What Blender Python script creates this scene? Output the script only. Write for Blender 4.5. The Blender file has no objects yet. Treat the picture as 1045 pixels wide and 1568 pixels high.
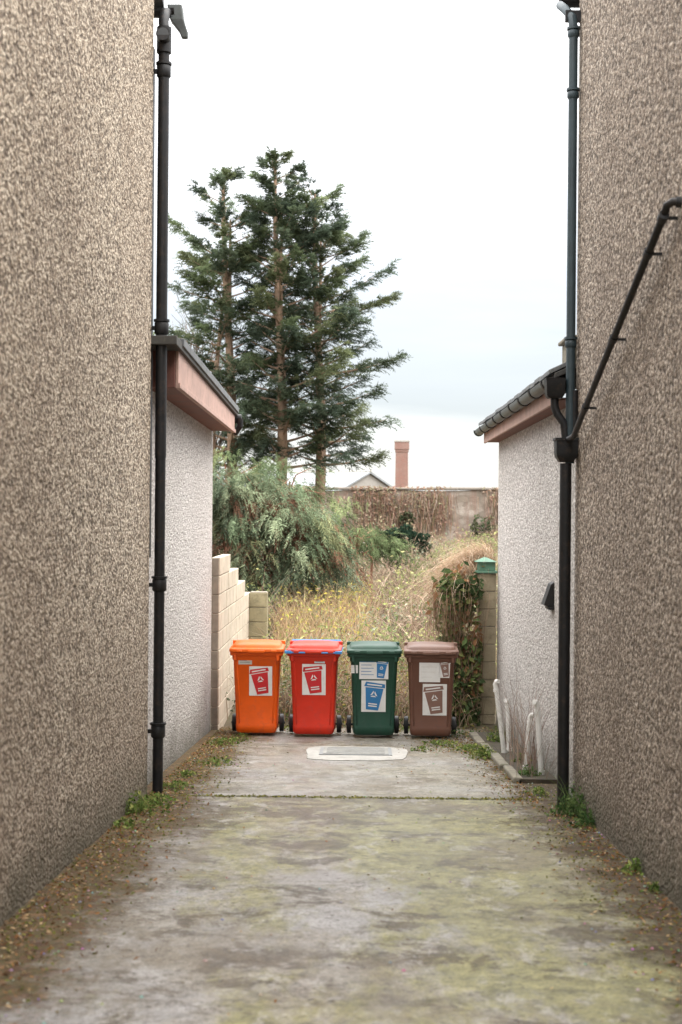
import bpy, math, random
import numpy as np
from mathutils import Matrix, Vector
random.seed(7); rng=np.random.default_rng(7)
SL=-0.061
scene=bpy.context.scene
def gz(y):
    if y<17: return SL*y if y>-6 else SL*-6
    pts=[(17,-1.037),(19,-.95),(24,-0.45),(35,0.0),(45,0.25),(60,0.3),(120,-1.0),(600,-6)]
    for (a,za),(b,zb) in zip(pts,pts[1:]):
        if y<=b: return za+(zb-za)*(y-a)/(b-a)
    return -6
gzv=np.vectorize(gz)
# ---------------------------------------------------------------- builder
class B:
    def __init__(s): s.v=[];s.f=[];s.m=[]
    def add(s,v,f,mi=0):
        o=len(s.v); s.v+= [tuple(p) for p in v]; s.f+=[tuple(i+o for i in q) for q in f]; s.m+=[mi]*len(f)
    def box(s,x0,x1,y0,y1,z0,z1,mi=0):
        v=[(x0,y0,z0),(x1,y0,z0),(x1,y1,z0),(x0,y1,z0),(x0,y0,z1),(x1,y0,z1),(x1,y1,z1),(x0,y1,z1)]
        s.add(v,[(0,3,2,1),(4,5,6,7),(0,1,5,4),(1,2,6,5),(2,3,7,6),(3,0,4,7)],mi)
    def prism(s,prof,axis,a,b,mi=0):
        n=len(prof)
        def P(p,t):
            return {'x':(t,p[0],p[1]),'y':(p[0],t,p[1]),'z':(p[0],p[1],t)}[axis]
        v=[P(p,a) for p in prof]+[P(p,b) for p in prof]
        f=[tuple(range(n))[::-1],tuple(range(n,2*n))]+[(i,(i+1)%n,n+(i+1)%n,n+i) for i in range(n)]
        s.add(v,f,mi)
    def tube(s,pts,r,mi=0,seg=14,cap=True):
        pts=[Vector(p) for p in pts]; n=len(pts)
        rs=r if isinstance(r,(list,tuple)) else [r]*n
        v=[];f=[]
        t0=(pts[1]-pts[0]).normalized()
        a=t0.orthogonal().normalized()
        for i,p in enumerate(pts):
            t=(pts[min(i+1,n-1)]-pts[max(i-1,0)]).normalized()
            a=(a-t*a.dot(t))
            a=a.normalized() if a.length>1e-6 else t.orthogonal().normalized()
            b=t.cross(a)
            for k in range(seg):
                th=2*math.pi*k/seg
                v.append(p+a*math.cos(th)*rs[i]+b*math.sin(th)*rs[i])
        for i in range(n-1):
            for k in range(seg):
                k2=(k+1)%seg
                f.append((i*seg+k,i*seg+k2,(i+1)*seg+k2,(i+1)*seg+k))
        if cap:
            f.append(tuple(range(seg))[::-1]); f.append(tuple(range((n-1)*seg,n*seg)))
        s.add(v,f,mi)
    def loft(s,rings,mi=0,cap=True):
        n=len(rings[0]); v=[p for r in rings for p in r]; f=[]
        for i in range(len(rings)-1):
            for k in range(n):
                k2=(k+1)%n
                f.append((i*n+k,i*n+k2,(i+1)*n+k2,(i+1)*n+k))
        if cap:
            f.append(tuple(range(n))[::-1]); f.append(tuple(range((len(rings)-1)*n,len(rings)*n)))
        s.add(v,f,mi)
    def build(s,name,mats,parent=None,smooth=False,bevel=0,loc=None):
        me=bpy.data.meshes.new(name); me.from_pydata(s.v,[],s.f)
        for m in mats: me.materials.append(m)
        me.polygons.foreach_set('material_index',s.m)
        me.update()
        ob=bpy.data.objects.new(name,me); scene.collection.objects.link(ob)
        if smooth:
            me.polygons.foreach_set('use_smooth',[True]*len(me.polygons))
            try:
                me.set_sharp_from_angle(angle=math.radians(40))
            except Exception: pass
        if bevel:
            bm=ob.modifiers.new('bevel','BEVEL'); bm.width=bevel; bm.segments=2; bm.limit_method='ANGLE'; bm.angle_limit=math.radians(40)
        if parent: ob.parent=parent
        if loc: ob.location=loc
        return ob
def empty(name,loc=(0,0,0),rot=None):
    e=bpy.data.objects.new(name,None); e.location=loc
    if rot: e.rotation_euler=rot
    scene.collection.objects.link(e); return e
def npmesh(name,V,F,C,mat,parent=None):
    me=bpy.data.meshes.new(name); me.from_pydata(V.tolist(),[],F.tolist())
    ca=me.color_attributes.new('Col','FLOAT_COLOR','POINT')
    cc=np.ones((len(V),4),dtype=np.float32); cc[:,:3]=np.clip(C,0,1)
    ca.data.foreach_set('color',cc.ravel())
    me.materials.append(mat); me.update()
    ob=bpy.data.objects.new(name,me); scene.collection.objects.link(ob)
    if parent: ob.parent=parent
    return ob
# ---------------------------------------------------------------- node helpers
def newmat(name):
    m=bpy.data.materials.new(name); m.use_nodes=True
    nt=m.node_tree; nt.nodes.clear()
    out=nt.nodes.new('ShaderNodeOutputMaterial'); bs=nt.nodes.new('ShaderNodeBsdfPrincipled')
    nt.links.new(bs.outputs[0],out.inputs[0]); return m,nt,bs
class N:
    def __init__(s,nt):
        s.nt=nt; s.tc=nt.nodes.new('ShaderNodeTexCoord')
    def L(s,a,b): s.nt.links.new(a,b)
    def put(s,inp,v):
        if isinstance(v,bpy.types.NodeSocket): s.L(v,inp)
        else:
            try: inp.default_value=v
            except Exception: inp.default_value=(*v,1.0)
    def obj(s,scale=(1,1,1)):
        mp=s.nt.nodes.new('ShaderNodeMapping'); s.L(s.tc.outputs['Object'],mp.inputs[0]); mp.inputs['Scale'].default_value=scale; return mp.outputs[0]
    def noise(s,scale,detail=4,rough=.6,vec=None,dist=0):
        n=s.nt.nodes.new('ShaderNodeTexNoise'); n.inputs['Scale'].default_value=scale; n.inputs['Detail'].default_value=detail
        n.inputs['Roughness'].default_value=rough; n.inputs['Distortion'].default_value=dist
        s.L(vec if vec else s.tc.outputs['Object'],n.inputs['Vector']); return n.outputs[0]
    def vor(s,scale,vec=None,feat='F1'):
        n=s.nt.nodes.new('ShaderNodeTexVoronoi'); n.feature=feat; n.inputs['Scale'].default_value=scale
        s.L(vec if vec else s.tc.outputs['Object'],n.inputs['Vector']); return n
    def ramp(s,fac,stops,interp='LINEAR'):
        r=s.nt.nodes.new('ShaderNodeValToRGB'); r.color_ramp.interpolation=interp
        el=r.color_ramp.elements
        while len(el)<len(stops): el.new(.5)
        for e,(p,c) in zip(el,stops):
            e.position=p; e.color=(c,c,c,1) if not hasattr(c,'__len__') else (*c,1)
        s.L(fac,r.inputs[0]); return r.outputs[0]
    def mix(s,f,a,b,mode='MIX'):
        m=s.nt.nodes.new('ShaderNodeMix'); m.data_type='RGBA'; m.blend_type=mode
        s.put(m.inputs[0],f); s.put(m.inputs[6],a); s.put(m.inputs[7],b); return m.outputs[2]
    def math(s,op,a,b=0.0,c=None,clamp=False):
        m=s.nt.nodes.new('ShaderNodeMath'); m.operation=op; m.use_clamp=clamp
        s.put(m.inputs[0],a); s.put(m.inputs[1],b)
        if c is not None: s.put(m.inputs[2],c)
        return m.outputs[0]
    def xyz(s,src=None):
        x=s.nt.nodes.new('ShaderNodeSeparateXYZ'); s.L(src if src else s.tc.outputs['Object'],x.inputs[0]); return x.outputs
    def mr(s,v,a,b,c=0.0,d=1.0,smooth=False):
        m=s.nt.nodes.new('ShaderNodeMapRange'); m.interpolation_type='SMOOTHSTEP' if smooth else 'LINEAR'
        s.put(m.inputs[0],v); m.inputs[1].default_value=a;m.inputs[2].default_value=b;m.inputs[3].default_value=c;m.inputs[4].default_value=d
        return m.outputs[0]
    def bump(s,h,bs,strength=.5,dist=.01):
        b=s.nt.nodes.new('ShaderNodeBump'); b.inputs['Strength'].default_value=strength; b.inputs['Distance'].default_value=dist
        s.L(h,b.inputs['Height']); s.L(b.outputs[0],bs.inputs['Normal'])
def simple(name,col,rough=.5,var=.25,scale=6,bump=.1,metal=0,dirt=None,spec=.5):
    m,nt,bs=newmat(name); n=N(nt)
    a=n.noise(scale,4,.65); f=n.ramp(a,[(.3,0),(.7,1)])
    c=n.mix(f,tuple(x*(1-var) for x in col),tuple(min(1,x*(1+var)) for x in col))
    if dirt:
        d=n.noise(scale*2.3,5,.75); c=n.mix(n.ramp(d,[(.52,0),(.72,.7)]),c,dirt)
    n.put(bs.inputs['Base Color'],c)
    n.put(bs.inputs['Roughness'],n.mr(a,.2,.8,max(rough-.1,.05),min(rough+.15,1)))
    bs.inputs['Metallic'].default_value=metal; bs.inputs['Specular IOR Level'].default_value=spec
    if bump: n.bump(n.noise(scale*12,3,.7),bs,bump,.004)
    return m
def pebble(name,dark,mid,light,scale=46,moss=True,stain=.35,cav=.3,crev=.85):
    m,nt,bs=newmat(name); n=N(nt)
    wv=n.nt.nodes.new('ShaderNodeVectorMath'); wv.operation='MULTIPLY_ADD'
    nn=n.nt.nodes.new('ShaderNodeTexNoise'); nn.inputs['Scale'].default_value=60; nn.inputs['Detail'].default_value=2
    n.L(n.tc.outputs['Object'],nn.inputs['Vector']); n.L(nn.outputs['Color'],wv.inputs[0]); wv.inputs[1].default_value=(.02,.02,.02); n.L(n.tc.outputs['Object'],wv.inputs[2])
    v=n.vor(scale,wv.outputs[0])
    rc=n.xyz(v.outputs['Color'])[0]
    c=n.ramp(rc,[(0,dark),(.3,mid),(.75,light),(1,tuple(min(1,x*1.12) for x in light))])
    fn=n.noise(scale*.5,2,.6)
    c=n.mix(n.ramp(fn,[(.36,crev),(.50,0)]),c,tuple(x*cav for x in dark))
    c=n.mix(n.ramp(v.outputs['Distance'],[(.42,0),(.8,crev)]),c,tuple(x*cav for x in dark))
    big=n.noise(.7,4,.6,n.obj((1,1,.45)))
    c=n.mix(n.ramp(big,[(.35,stain),(.62,0)]),c,tuple(x*.85 for x in dark))
    if moss:
        x=n.xyz(); h=n.math('SUBTRACT',x[2],n.math('MULTIPLY',x[1],SL))
        hn=n.math('ADD',h,n.math('MULTIPLY',n.noise(3,4,.7),-.7))
        c=n.mix(n.mr(hn,-.32,.08,.88,0),c,(.065,.07,.04))
        c=n.mix(n.mr(h,.0,2.0,.35,0),c,tuple(x*.8 for x in dark))  # besides the moss, wall tone darkens evenly towards the base
    n.put(bs.inputs['Base Color'],c); bs.inputs['Roughness'].default_value=.93
    hh=n.math('ADD',n.math('MULTIPLY',v.outputs['Distance'],-1.0),n.math('MULTIPLY',fn,1.8))
    n.bump(hh,bs,.9,.02)
    return m
def foliage_mat(name,trans=.3):
    m=bpy.data.materials.new(name); m.use_nodes=True; nt=m.node_tree; nt.nodes.clear()
    out=nt.nodes.new('ShaderNodeOutputMaterial'); bs=nt.nodes.new('ShaderNodeBsdfDiffuse'); tr=nt.nodes.new('ShaderNodeBsdfTranslucent'); mx=nt.nodes.new('ShaderNodeMixShader')
    at=nt.nodes.new('ShaderNodeAttribute'); at.attribute_name='Col'
    c=at.outputs['Color']
    nt.links.new(c,bs.inputs['Color']); nt.links.new(c,tr.inputs[0])
    mx.inputs[0].default_value=trans
    nt.links.new(bs.outputs[0],mx.inputs[1]); nt.links.new(tr.outputs[0],mx.inputs[2]); nt.links.new(mx.outputs[0],out.inputs[0])
    return m
# ---------------------------------------------------------------- materials
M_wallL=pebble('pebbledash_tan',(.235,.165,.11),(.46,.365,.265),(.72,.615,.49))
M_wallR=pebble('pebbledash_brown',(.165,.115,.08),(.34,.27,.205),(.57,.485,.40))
M_ext=pebble('pebbledash_pale',(.41,.375,.345),(.60,.56,.53),(.76,.73,.70),scale=50,stain=.25,cav=.5,crev=.7)
M_black=simple('black_pipe_paint',(.008,.008,.009),.5,.4,8,.15,dirt=(.04,.026,.018),spec=.35)
M_bluegrey=simple('slate_blue_pipe_paint',(.025,.043,.052),.5,.25,6,.1)
M_gutter=simple('grey_gutter_plastic',(.10,.11,.11),.5,.3,5,.1,dirt=(.05,.06,.035))
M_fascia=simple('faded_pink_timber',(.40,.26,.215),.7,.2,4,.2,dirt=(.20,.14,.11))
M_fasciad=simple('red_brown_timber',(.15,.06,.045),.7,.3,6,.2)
M_felt=simple('roof_edge_dark',(.05,.047,.042),.8,.3,8,.3,dirt=(.10,.10,.075))
M_slate=simple('roof_slate',(.12,.125,.13),.7,.3,5,.2,dirt=(.2,.2,.17))
M_block=simple('concrete_block',(.47,.40,.31),.9,.15,4,.6,dirt=(.32,.26,.18))
M_mortar=simple('mortar',(.22,.19,.15),.95,.2,8,.4)
M_blockd=simple('concrete_block_shaded',(.24,.205,.12),.9,.25,4,.6,dirt=(.10,.09,.05))  # darker copy of the block, the rear pier's shade put into its colour
M_white=simple('white_plastic_pipe',(.64,.63,.60),.4,.06,5,.05,dirt=(.38,.36,.30))
M_rubber=simple('black_rubber',(.015,.015,.015),.6,.2,10,.1)
M_metal=simple('galvanised_cover',(.24,.25,.25),.6,.2,8,.3,dirt=(.15,.13,.10))
M_conc=simple('pale_concrete',(.38,.365,.335),.85,.2,6,.4,dirt=(.20,.18,.13))
M_kerb=simple('kerb_concrete',(.19,.17,.13),.9,.3,6,.5,dirt=(.07,.08,.03))
M_soil=simple('soil_and_moss',(.045,.034,.022),.95,.5,5,.8,dirt=(.06,.07,.022))
M_bark=simple('conifer_bark',(.30,.20,.135),.9,.35,5,.6,dirt=(.14,.10,.075))
M_bare=simple('bare_twig_bark',(.16,.13,.11),.9,.3,5,.3)
M_fol=foliage_mat('foliage',.3)
M_dry=foliage_mat('dry_stems',.25)
def brickmat():
    m,nt,bs=newmat('red_brick'); n=N(nt)
    b=nt.nodes.new('ShaderNodeTexBrick'); b.inputs['Scale'].default_value=4
    x=n.xyz(); cb=nt.nodes.new('ShaderNodeCombineXYZ'); n.L(n.math('ADD',x[0],x[1]),cb.inputs[0]); n.L(x[2],cb.inputs[1]); n.L(cb.outputs[0],b.inputs[0])
    b.inputs['Color1'].default_value=(.27,.125,.095,1); b.inputs['Color2'].default_value=(.19,.095,.075,1); b.inputs['Mortar'].default_value=(.25,.21,.18,1)
    c=n.mix(n.ramp(n.noise(.6,5,.6),[(.4,0),(.7,.5)]),b.outputs[0],(.28,.20,.165))
    n.put(bs.inputs['Base Color'],c); bs.inputs['Roughness'].default_value=.9; return m
M_brick=brickmat()
def farwallmat():
    m,nt,bs=newmat('old_stone_wall'); n=N(nt)
    v=n.vor(3.2,n.obj((1,1,1.8))); rc=n.xyz(v.outputs['Color'])[0]
    c=n.ramp(rc,[(0,(.23,.19,.15)),(.6,(.33,.28,.235)),(1,(.42,.37,.32))])
    c=n.mix(n.ramp(v.outputs['Distance'],[(.3,0),(.8,.6)]),c,(.17,.14,.11))
    s=n.noise(2.2,6,.7,n.obj((3,1,.35)))
    c=n.mix(n.ramp(s,[(.45,0),(.6,.7)]),c,(.24,.155,.12))
    c=n.mix(n.ramp(n.noise(.5,4,.6),[(.5,0),(.65,.5)]),c,(.20,.20,.12))
    n.put(bs.inputs['Base Color'],c); bs.inputs['Roughness'].default_value=.95; n.bump(n.noise(8,5,.7),bs,.6,.05); return m
M_far=farwallmat()
def groundmat():
    m,nt,bs=newmat('rough_ground'); n=N(nt)
    c=n.ramp(n.noise(1.2,6,.7),[(.3,(.05,.04,.025)),(.5,(.11,.085,.05)),(.7,(.08,.085,.035))])
    n.put(bs.inputs['Base Color'],c); bs.inputs['Roughness'].default_value=.95; n.bump(n.noise(10,5,.7),bs,.8,.05); return m
def drivemat():
    m,nt,bs=newmat('mossy_concrete'); n=N(nt)
    x=n.xyz(); X,Y=x[0],x[1]
    fine=n.noise(75,4,.8); med=n.noise(6,8,.8); grit=n.noise(24,4,.8)
    c=n.ramp(med,[(.34,(.13,.115,.092)),(.5,(.25,.225,.19)),(.64,(.35,.32,.28))])
    c=n.mix(n.ramp(n.noise(1.0,8,.75),[(.45,0),(.56,.75)]),c,(.30,.29,.29))
    near=n.mr(Y,10.9,11.15,1,.25)
    bias=n.math('ADD',n.mr(X,-1.1,.4,-.12,.07),n.mr(Y,6.0,10.0,-.02,.08))
    al=n.math('ADD',n.noise(1.5,9,.76,n.obj((1.2,.5,1))),bias)
    alf=n.math('MULTIPLY',n.ramp(al,[(.43,0),(.55,.82)]),near)
    c=n.mix(alf,c,n.ramp(med,[(.34,(.085,.08,.02)),(.5,(.20,.185,.055)),(.64,(.30,.275,.10))]))
    # dark damp scabs, concentrated on the slab just before the joint
    st=n.noise(2.2,9,.8,n.obj((1,1.0,1)),.4)
    stf=n.math('MULTIPLY',n.ramp(n.math('ADD',st,n.mr(Y,8.2,10.2,.005,.05)),[(.535,0),(.58,.9)]),n.mr(Y,11.0,11.1,1,.4))
    c=n.mix(stf,c,n.mix(.5,(.06,.042,.025),n.mix(1,c,(.36,.30,.22),'MULTIPLY')))
    c=n.mix(n.ramp(n.noise(.9,8,.78,n.obj((1,.7,1))),[(.49,0),(.60,.6)]),c,(.15,.115,.07))
    c=n.mix(n.ramp(n.noise(3.6,8,.8,n.obj((1.3,.8,1))),[(.55,0),(.61,.55)]),c,(.40,.38,.36))
    sl=n.noise(1.0,7,.75,n.obj((1.1,4.5,1)),.2)   # smeared run-off lines across the slab
    c=n.mix(n.ramp(sl,[(.56,0),(.63,.55)]),c,n.mix(1,c,(.42,.38,.30),'MULTIPLY'))
    pv=n.vor(9,n.obj((1,.8,1))); pm=n.ramp(pv.outputs['Distance'],[(.06,.75),(.13,0)])
    c=n.mix(pm,c,(.05,.042,.03))
    jag=n.math('MULTIPLY',n.math('SUBTRACT',n.noise(2.6,9,.8),.5),1.5)
    xl=n.math('ADD',X,jag); xr=n.math('SUBTRACT',X,jag)
    dl=n.mr(xl,-1.36,-1.02,1,0); dr=n.mr(xr,1.10,1.38,0,.97)
    dirtc=n.ramp(n.noise(9,8,.82),[(.36,(.022,.015,.009)),(.45,(.11,.048,.016)),(.52,(.055,.055,.014)),(.59,(.16,.075,.028)),(.70,(.24,.16,.085))])
    c=n.mix(dl,c,dirtc); c=n.mix(dr,c,n.mix(.5,dirtc,(.035,.024,.015)))
    c=n.mix(n.ramp(fine,[(.38,.7),(.48,0)]),c,n.mix(1,c,(.32,.30,.27),'MULTIPLY'))
    c=n.mix(n.ramp(fine,[(.54,0),(.64,.45)]),c,n.mix(1,c,(1.8,1.8,1.8),'MULTIPLY'))
    c=n.mix(n.ramp(grit,[(.36,.65),(.47,0)]),c,n.mix(1,c,(.42,.39,.33),'MULTIPLY'))
    n.put(bs.inputs['Base Color'],c)
    wet=n.math('ADD',n.ramp(n.noise(.9,6,.7,n.obj((1,.6,1))),[(.42,.24),(.6,.62)]),n.math('MULTIPLY',grit,.15))
    dm=n.math('MAXIMUM',dl,dr)
    n.put(bs.inputs['Roughness'],n.mix(dm,wet,(.9,.9,.9)))
    h=n.math('ADD',n.math('MULTIPLY',fine,.4),n.math('ADD',n.math('ADD',med,n.math('MULTIPLY',pm,-.6)),n.math('MULTIPLY',dm,n.noise(25,4,.8))))
    n.bump(h,bs,.8,.016)
    return m
# ---------------------------------------------------------------- ground
gm=groundmat(); b=B()
xs=[-600,-200,-60,-20,-8,-4,-2,0,2,4,8,20,60,200,600]; ys=[-300,-60,-20,-6,0,6,12,17,19,22,24,30,35,40,45,60,90,120,300,600]
V=[];F=[]
for y in ys:
    for x in xs: V.append((x,y,gz(y)))
w=len(xs)
for j in range(len(ys)-1):
    for i in range(w-1): F.append((j*w+i,j*w+i+1,(j+1)*w+i+1,(j+1)*w+i))
b.add(V,F); b.build('ground',[gm],smooth=True)
DM=drivemat(); b=B()
def slab(y0,y1,x0=-1.75,x1=1.68,h=.03):
    v=[]
    for y in (y0,y1):
        for x in (x0,x1): v.append((x,y,SL*y+h)); v.append((x,y,SL*y-.05))
    b.add(v,[(0,2,6,4),(0,1,3,2),(4,6,7,5),(0,4,5,1),(2,3,7,6)])
slab(-5.5,4.6); slab(4.615,11.0); slab(11.018,14.95); slab(14.965,16.95)
for yj in (4.6,11.0,14.95): b.add([(-1.75,yj-.005,SL*yj+.012),(1.68,yj-.005,SL*yj+.012),(1.68,yj+.023,SL*yj+.012),(-1.75,yj+.023,SL*yj+.012)],[(0,1,2,3)],1)
b.build('concrete_driveway',[DM,M_soil])
GH=.03
def dz(y): return SL*y+GH
b=B()
def slabpoly(pts,h0,h1,mi):
    n=len(pts); v=[(x,y,dz(y)+h0) for x,y in pts]+[(x,y,dz(y)+h1) for x,y in pts]
    b.add(v,[tuple(range(n,2*n))]+[(i,(i+1)%n,n+(i+1)%n,n+i) for i in range(n)],mi)
po=[]
for k in range(60):
    a=2*math.pi*k/60; ca,sa=math.cos(a),math.sin(a)
    e=.45; r=1+.03*math.sin(3*a+1)+.025*math.sin(7*a)+.012*math.sin(17*a)
    po.append((-.06+.50*r*math.copysign(abs(ca)**e,ca),14.15+.62*r*math.copysign(abs(sa)**e,sa)))
slabpoly(po,-.005,.008,0)
slabpoly([(-.42,13.93),(.30,13.93),(.30,14.62),(-.42,14.62)],.006,.016,1)
slabpoly([(-.385,13.965),(.265,13.965),(.265,14.585),(-.385,14.585)],.014,.020,2)
for i in range(5):
    yy=14.03+i*.12
    slabpoly([(-.35,yy),(.23,yy),(.23,yy+.02),(-.35,yy+.02)],.018,.023,1)
b.build('manhole_cover',[M_conc,M_metal,simple('cover_infill',(.29,.285,.26),.8,.25,12,.4,dirt=(.15,.13,.09))])
# ---------------------------------------------------------------- main houses
def house(name,side,xw,y1,mat):
    e=empty(name); s=side
    b=B(); y0=2.6; ez=5.72; ym=(y0+y1)/2; rz=7.6
    prof=[(y0,-1.6),(y1,-1.6),(y1,ez),(ym,rz),(y0,ez)]
    b.prism(prof,'x',s*xw,s*(xw+8),0); b.build('walls',[mat],e)
    b=B(); t=.16
    for (ya,za,yb,zb) in ((y1+.35,ez-.14,ym,rz+.02),(y0-.35,ez-.14,ym,rz+.02)):
        xa,xb=s*(xw-.03),s*(xw+8.1)
        b.add([(xa,ya,za+.02),(xb,ya,za+.02),(xb,yb,zb+.02),(xa,yb,zb+.02),(xa,ya,za+t),(xb,ya,za+t),(xb,yb,zb+t),(xa,yb,zb+t)],[(0,3,2,1),(4,5,6,7),(0,1,5,4),(1,2,6,5),(2,3,7,6),(3,0,4,7)])
    b.build('roof',[M_slate],e)
    b=B(); g=[]
    for k in range(9):
        a=math.pi+math.pi*k/8; g.append((y1+.32+.06*math.cos(a),ez-.14+.06*math.sin(a)))
    for k in range(9):
        a=2*math.pi-math.pi*k/8; g.append((y1+.32+.05*math.cos(a),ez-.14+.05*math.sin(a)))
    b.prism(g,'x',s*(xw-.12),s*(xw+8),0); b.build('gutter',[M_black],e)
    return e
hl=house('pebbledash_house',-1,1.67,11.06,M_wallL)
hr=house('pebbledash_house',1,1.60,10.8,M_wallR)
# left extension
e=empty('garage_extension'); b=B()
b.prism([(-1.76,-1.6),(-1.76,2.56),(-6,2.62),(-6,-1.6)],'y',11.064,16.5,0); b.build('walls',[M_ext],e)
b=B()
def strip(x0,x1,ya,yb,za0,za1,zb0,zb1,mi=0):
    v=[(x0,ya,za0),(x1,ya,za0),(x1,yb,zb0),(x0,yb,zb0),(x0,ya,za1),(x1,ya,za1),(x1,yb,zb1),(x0,yb,zb1)]
    b.add(v,[(0,3,2,1),(4,5,6,7),(0,1,5,4),(1,2,6,5),(2,3,7,6),(3,0,4,7)],mi)
strip(-1.525,-1.5,11.42,16.40,2.555,2.86,2.47,2.67,0)
strip(-1.498,-1.485,11.42,16.40,2.555,2.60,2.47,2.51,0)
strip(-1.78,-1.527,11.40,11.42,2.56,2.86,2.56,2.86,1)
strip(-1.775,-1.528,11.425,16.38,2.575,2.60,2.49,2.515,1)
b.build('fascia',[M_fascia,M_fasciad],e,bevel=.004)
b=B()
strip(-6.1,-1.47,11.066,16.46,2.865,2.935,2.675,2.74,0)
for k in range(12):
    y=11.4+k*.42; z=2.93-(y-11.066)*.036
    strip(-1.56,-1.455,y,y+.405,z-.03,z+.035,z-.045,z+.02,1)
b.build('roof',[M_felt,M_slate],e,bevel=.006)
b=B()
b.tube([(-1.44,16.44,2.64),(-1.44,16.44,2.56),(-1.5,16.52,2.48)],.035,0); b.tube([(-6,16.5,2.66),(-1.43,16.5,2.64)],.055,0)
b.build('gutter',[M_black],e,smooth=True)
# right extension
e=empty('rear_extension'); b=B()
b.prism([(1.65,-1.6),(1.65,2.50),(3.6,3.35),(5.6,2.50),(5.6,-1.6)],'y',10.804,17.5,0); b.build('walls',[M_ext],e)
b=B()
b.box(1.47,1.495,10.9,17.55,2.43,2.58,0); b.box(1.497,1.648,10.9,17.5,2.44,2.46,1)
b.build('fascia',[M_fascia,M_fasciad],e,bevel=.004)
b=B()
def rslab(xa,za,xb,zb,ya,yb,t,mi=0):
    v=[(xa,ya,za),(xb,ya,zb),(xb,yb,zb),(xa,yb,za),(xa,ya,za+t),(xb,ya,zb+t),(xb,yb,zb+t),(xa,yb,za+t)]
    b.add(v,[(0,3,2,1),(4,5,6,7),(0,1,5,4),(1,2,6,5),(2,3,7,6),(3,0,4,7)],mi)
rslab(1.44,2.60,3.6,3.55,10.82,17.62,.04,1); rslab(5.8,2.60,3.6,3.55,10.82,17.62,.04,1)
y=10.85
while y<17.4:
    rslab(1.40,2.635+random.uniform(-.008,.008),1.78,2.81,y,y+.30,.035,0); y+=.318
y=10.85
while y<17.3:
    rslab(1.70,2.81,2.1,2.995,y+.1,y+.40,.03,0); y+=.318
b.build('roof',[M_slate,M_felt],e,bevel=.004)
b=B()
g=[]
for k in range(9):
    a=math.pi+math.pi*k/8; g.append((1.415+.056*math.cos(a),2.59+.062*math.sin(a)))
for k in range(9):
    a=2*math.pi-math.pi*k/8; g.append((1.415+.05*math.cos(a),2.59+.055*math.sin(a)))
b.prism(g,'y',10.75,17.62,0)
for k in range(9):
    y=10.95+k*.83
    g2=[(1.415+.066*math.cos(math.pi+math.pi*j/8),2.592+.072*math.sin(math.pi+math.pi*j/8)) for j in range(9)]
    b.prism(g2,'y',y,y+.07,1)
b.prism([(1.415+.062*math.cos(math.pi+math.pi*j/8),2.592+.068*math.sin(math.pi+math.pi*j/8)) for j in range(9)],'y',17.60,17.63,1)
b.build('gutter',[M_gutter,M_black],e,smooth=True)
b=B(); b.box(1.56,1.78,10.83,11.3,2.70,2.90,0); b.box(1.53,1.8,10.81,11.33,2.90,2.93,0); b.build('verge_block',[M_kerb],e,bevel=.01)
# ---------------------------------------------------------------- downpipes
def collar(b,x,y,z,r,h=.05,mi=0):
    b.tube([(x,y,z-h),(x,y,z-h+.012),(x,y,z+h-.012),(x,y,z+h)],[r+.004,r+.012,r+.012,r+.004],mi,20)
    b.tube([(x,y,z+h),(x,y,z+h+.018)],[r+.018,r+.018],mi,20)
e=empty('downpipe'); b=B()
px,py=-1.60,11.14
b.tube([(px,py,dz(py)-.05),(px,py,2.9),(px,py,5.30),(px-.01,py+.03,5.42),(px-.01,py+.12,5.52),(px-.01,py+.3,5.58)],.041,0,20)
b.tube([(px,py,1.98),(px,py,5.3)],.044,0,20)
for yy in (112,505,898,1122):
    z=1.57+(784-yy)/195.0; collar(b,px,py,z,.044)
    b.box(px-.12,px,py-.02,py+.02,z-.015,z+.015,0)
z=5.26
b.tube([(px,py,z-.1),(px,py,z+.1)],.058,0,20); b.tube([(px,py,z),(px+.005,py-.09,z+.02)],.053,0,20); b.tube([(px+.005,py-.088,z+.02),(px+.005,py-.1,z+.022)],[.056,.056],0,20)
b.tube([(px+.005,py-.1,z+.022),(px+.005,py-.102,z+.022)],.045,1,20)
b.box(px-.088,px-.075,py-.05,py+.05,1.2,5.2,0)
b.build('pipe',[M_black,simple('pipe_inner_grey',(.06,.065,.07),.5)],e,smooth=True)
b=B()
b.loft([[(-1.53+a*w1+dx,11.40+c*w1,z) for a,c in ((-1,-1),(1,-1),(1,1),(-1,1))] for z,w1,dx in ((5.36,.025,.06),(5.41,.035,.05),(5.50,.055,.0),(5.62,.06,-.02))],0)
b.build('gutter_outlet',[M_gutter],e,bevel=.01)
e=empty('downpipe'); b=B()
px,py=1.515,10.72
b.tube([(px,py,dz(py)-.05),(px,py,1.95)],.044,0,20)
b.tube([(px+.03,py,1.95),(px+.03,py,5.22),(px+.02,py,5.3),(px-.02,py+.1,5.4),(px-.03,py+.3,5.5)],.034,1,20)
for z in (5.18,4.72,2.85): collar(b,px+.03,py,z,.032,.03,1)
b.box(px-.03,px+.1,py+.0,py+.05,5.28,5.36,0)
b.loft([[(px+a*w1,py+c*w1*.9,z) for a,c in ((-1,-1),(1,-1),(1,1),(-1,1))] for z,w1 in ((1.96,.05),(2.0,.075),(2.03,.08),(2.12,.08),(2.12,.09),(2.14,.09))],0)
b.tube([(px+.07,py,2.15),(px+.06,py,2.3),(px+.06,py,2.5)],.036,0)
b.loft([[(1.43+a*w1,10.74+c*w1,z) for a,c in ((-1,-1),(1,-1),(1,1),(-1,1))] for z,w1 in ((2.44,.05),(2.46,.065),(2.56,.07),(2.59,.075))],0)
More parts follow.
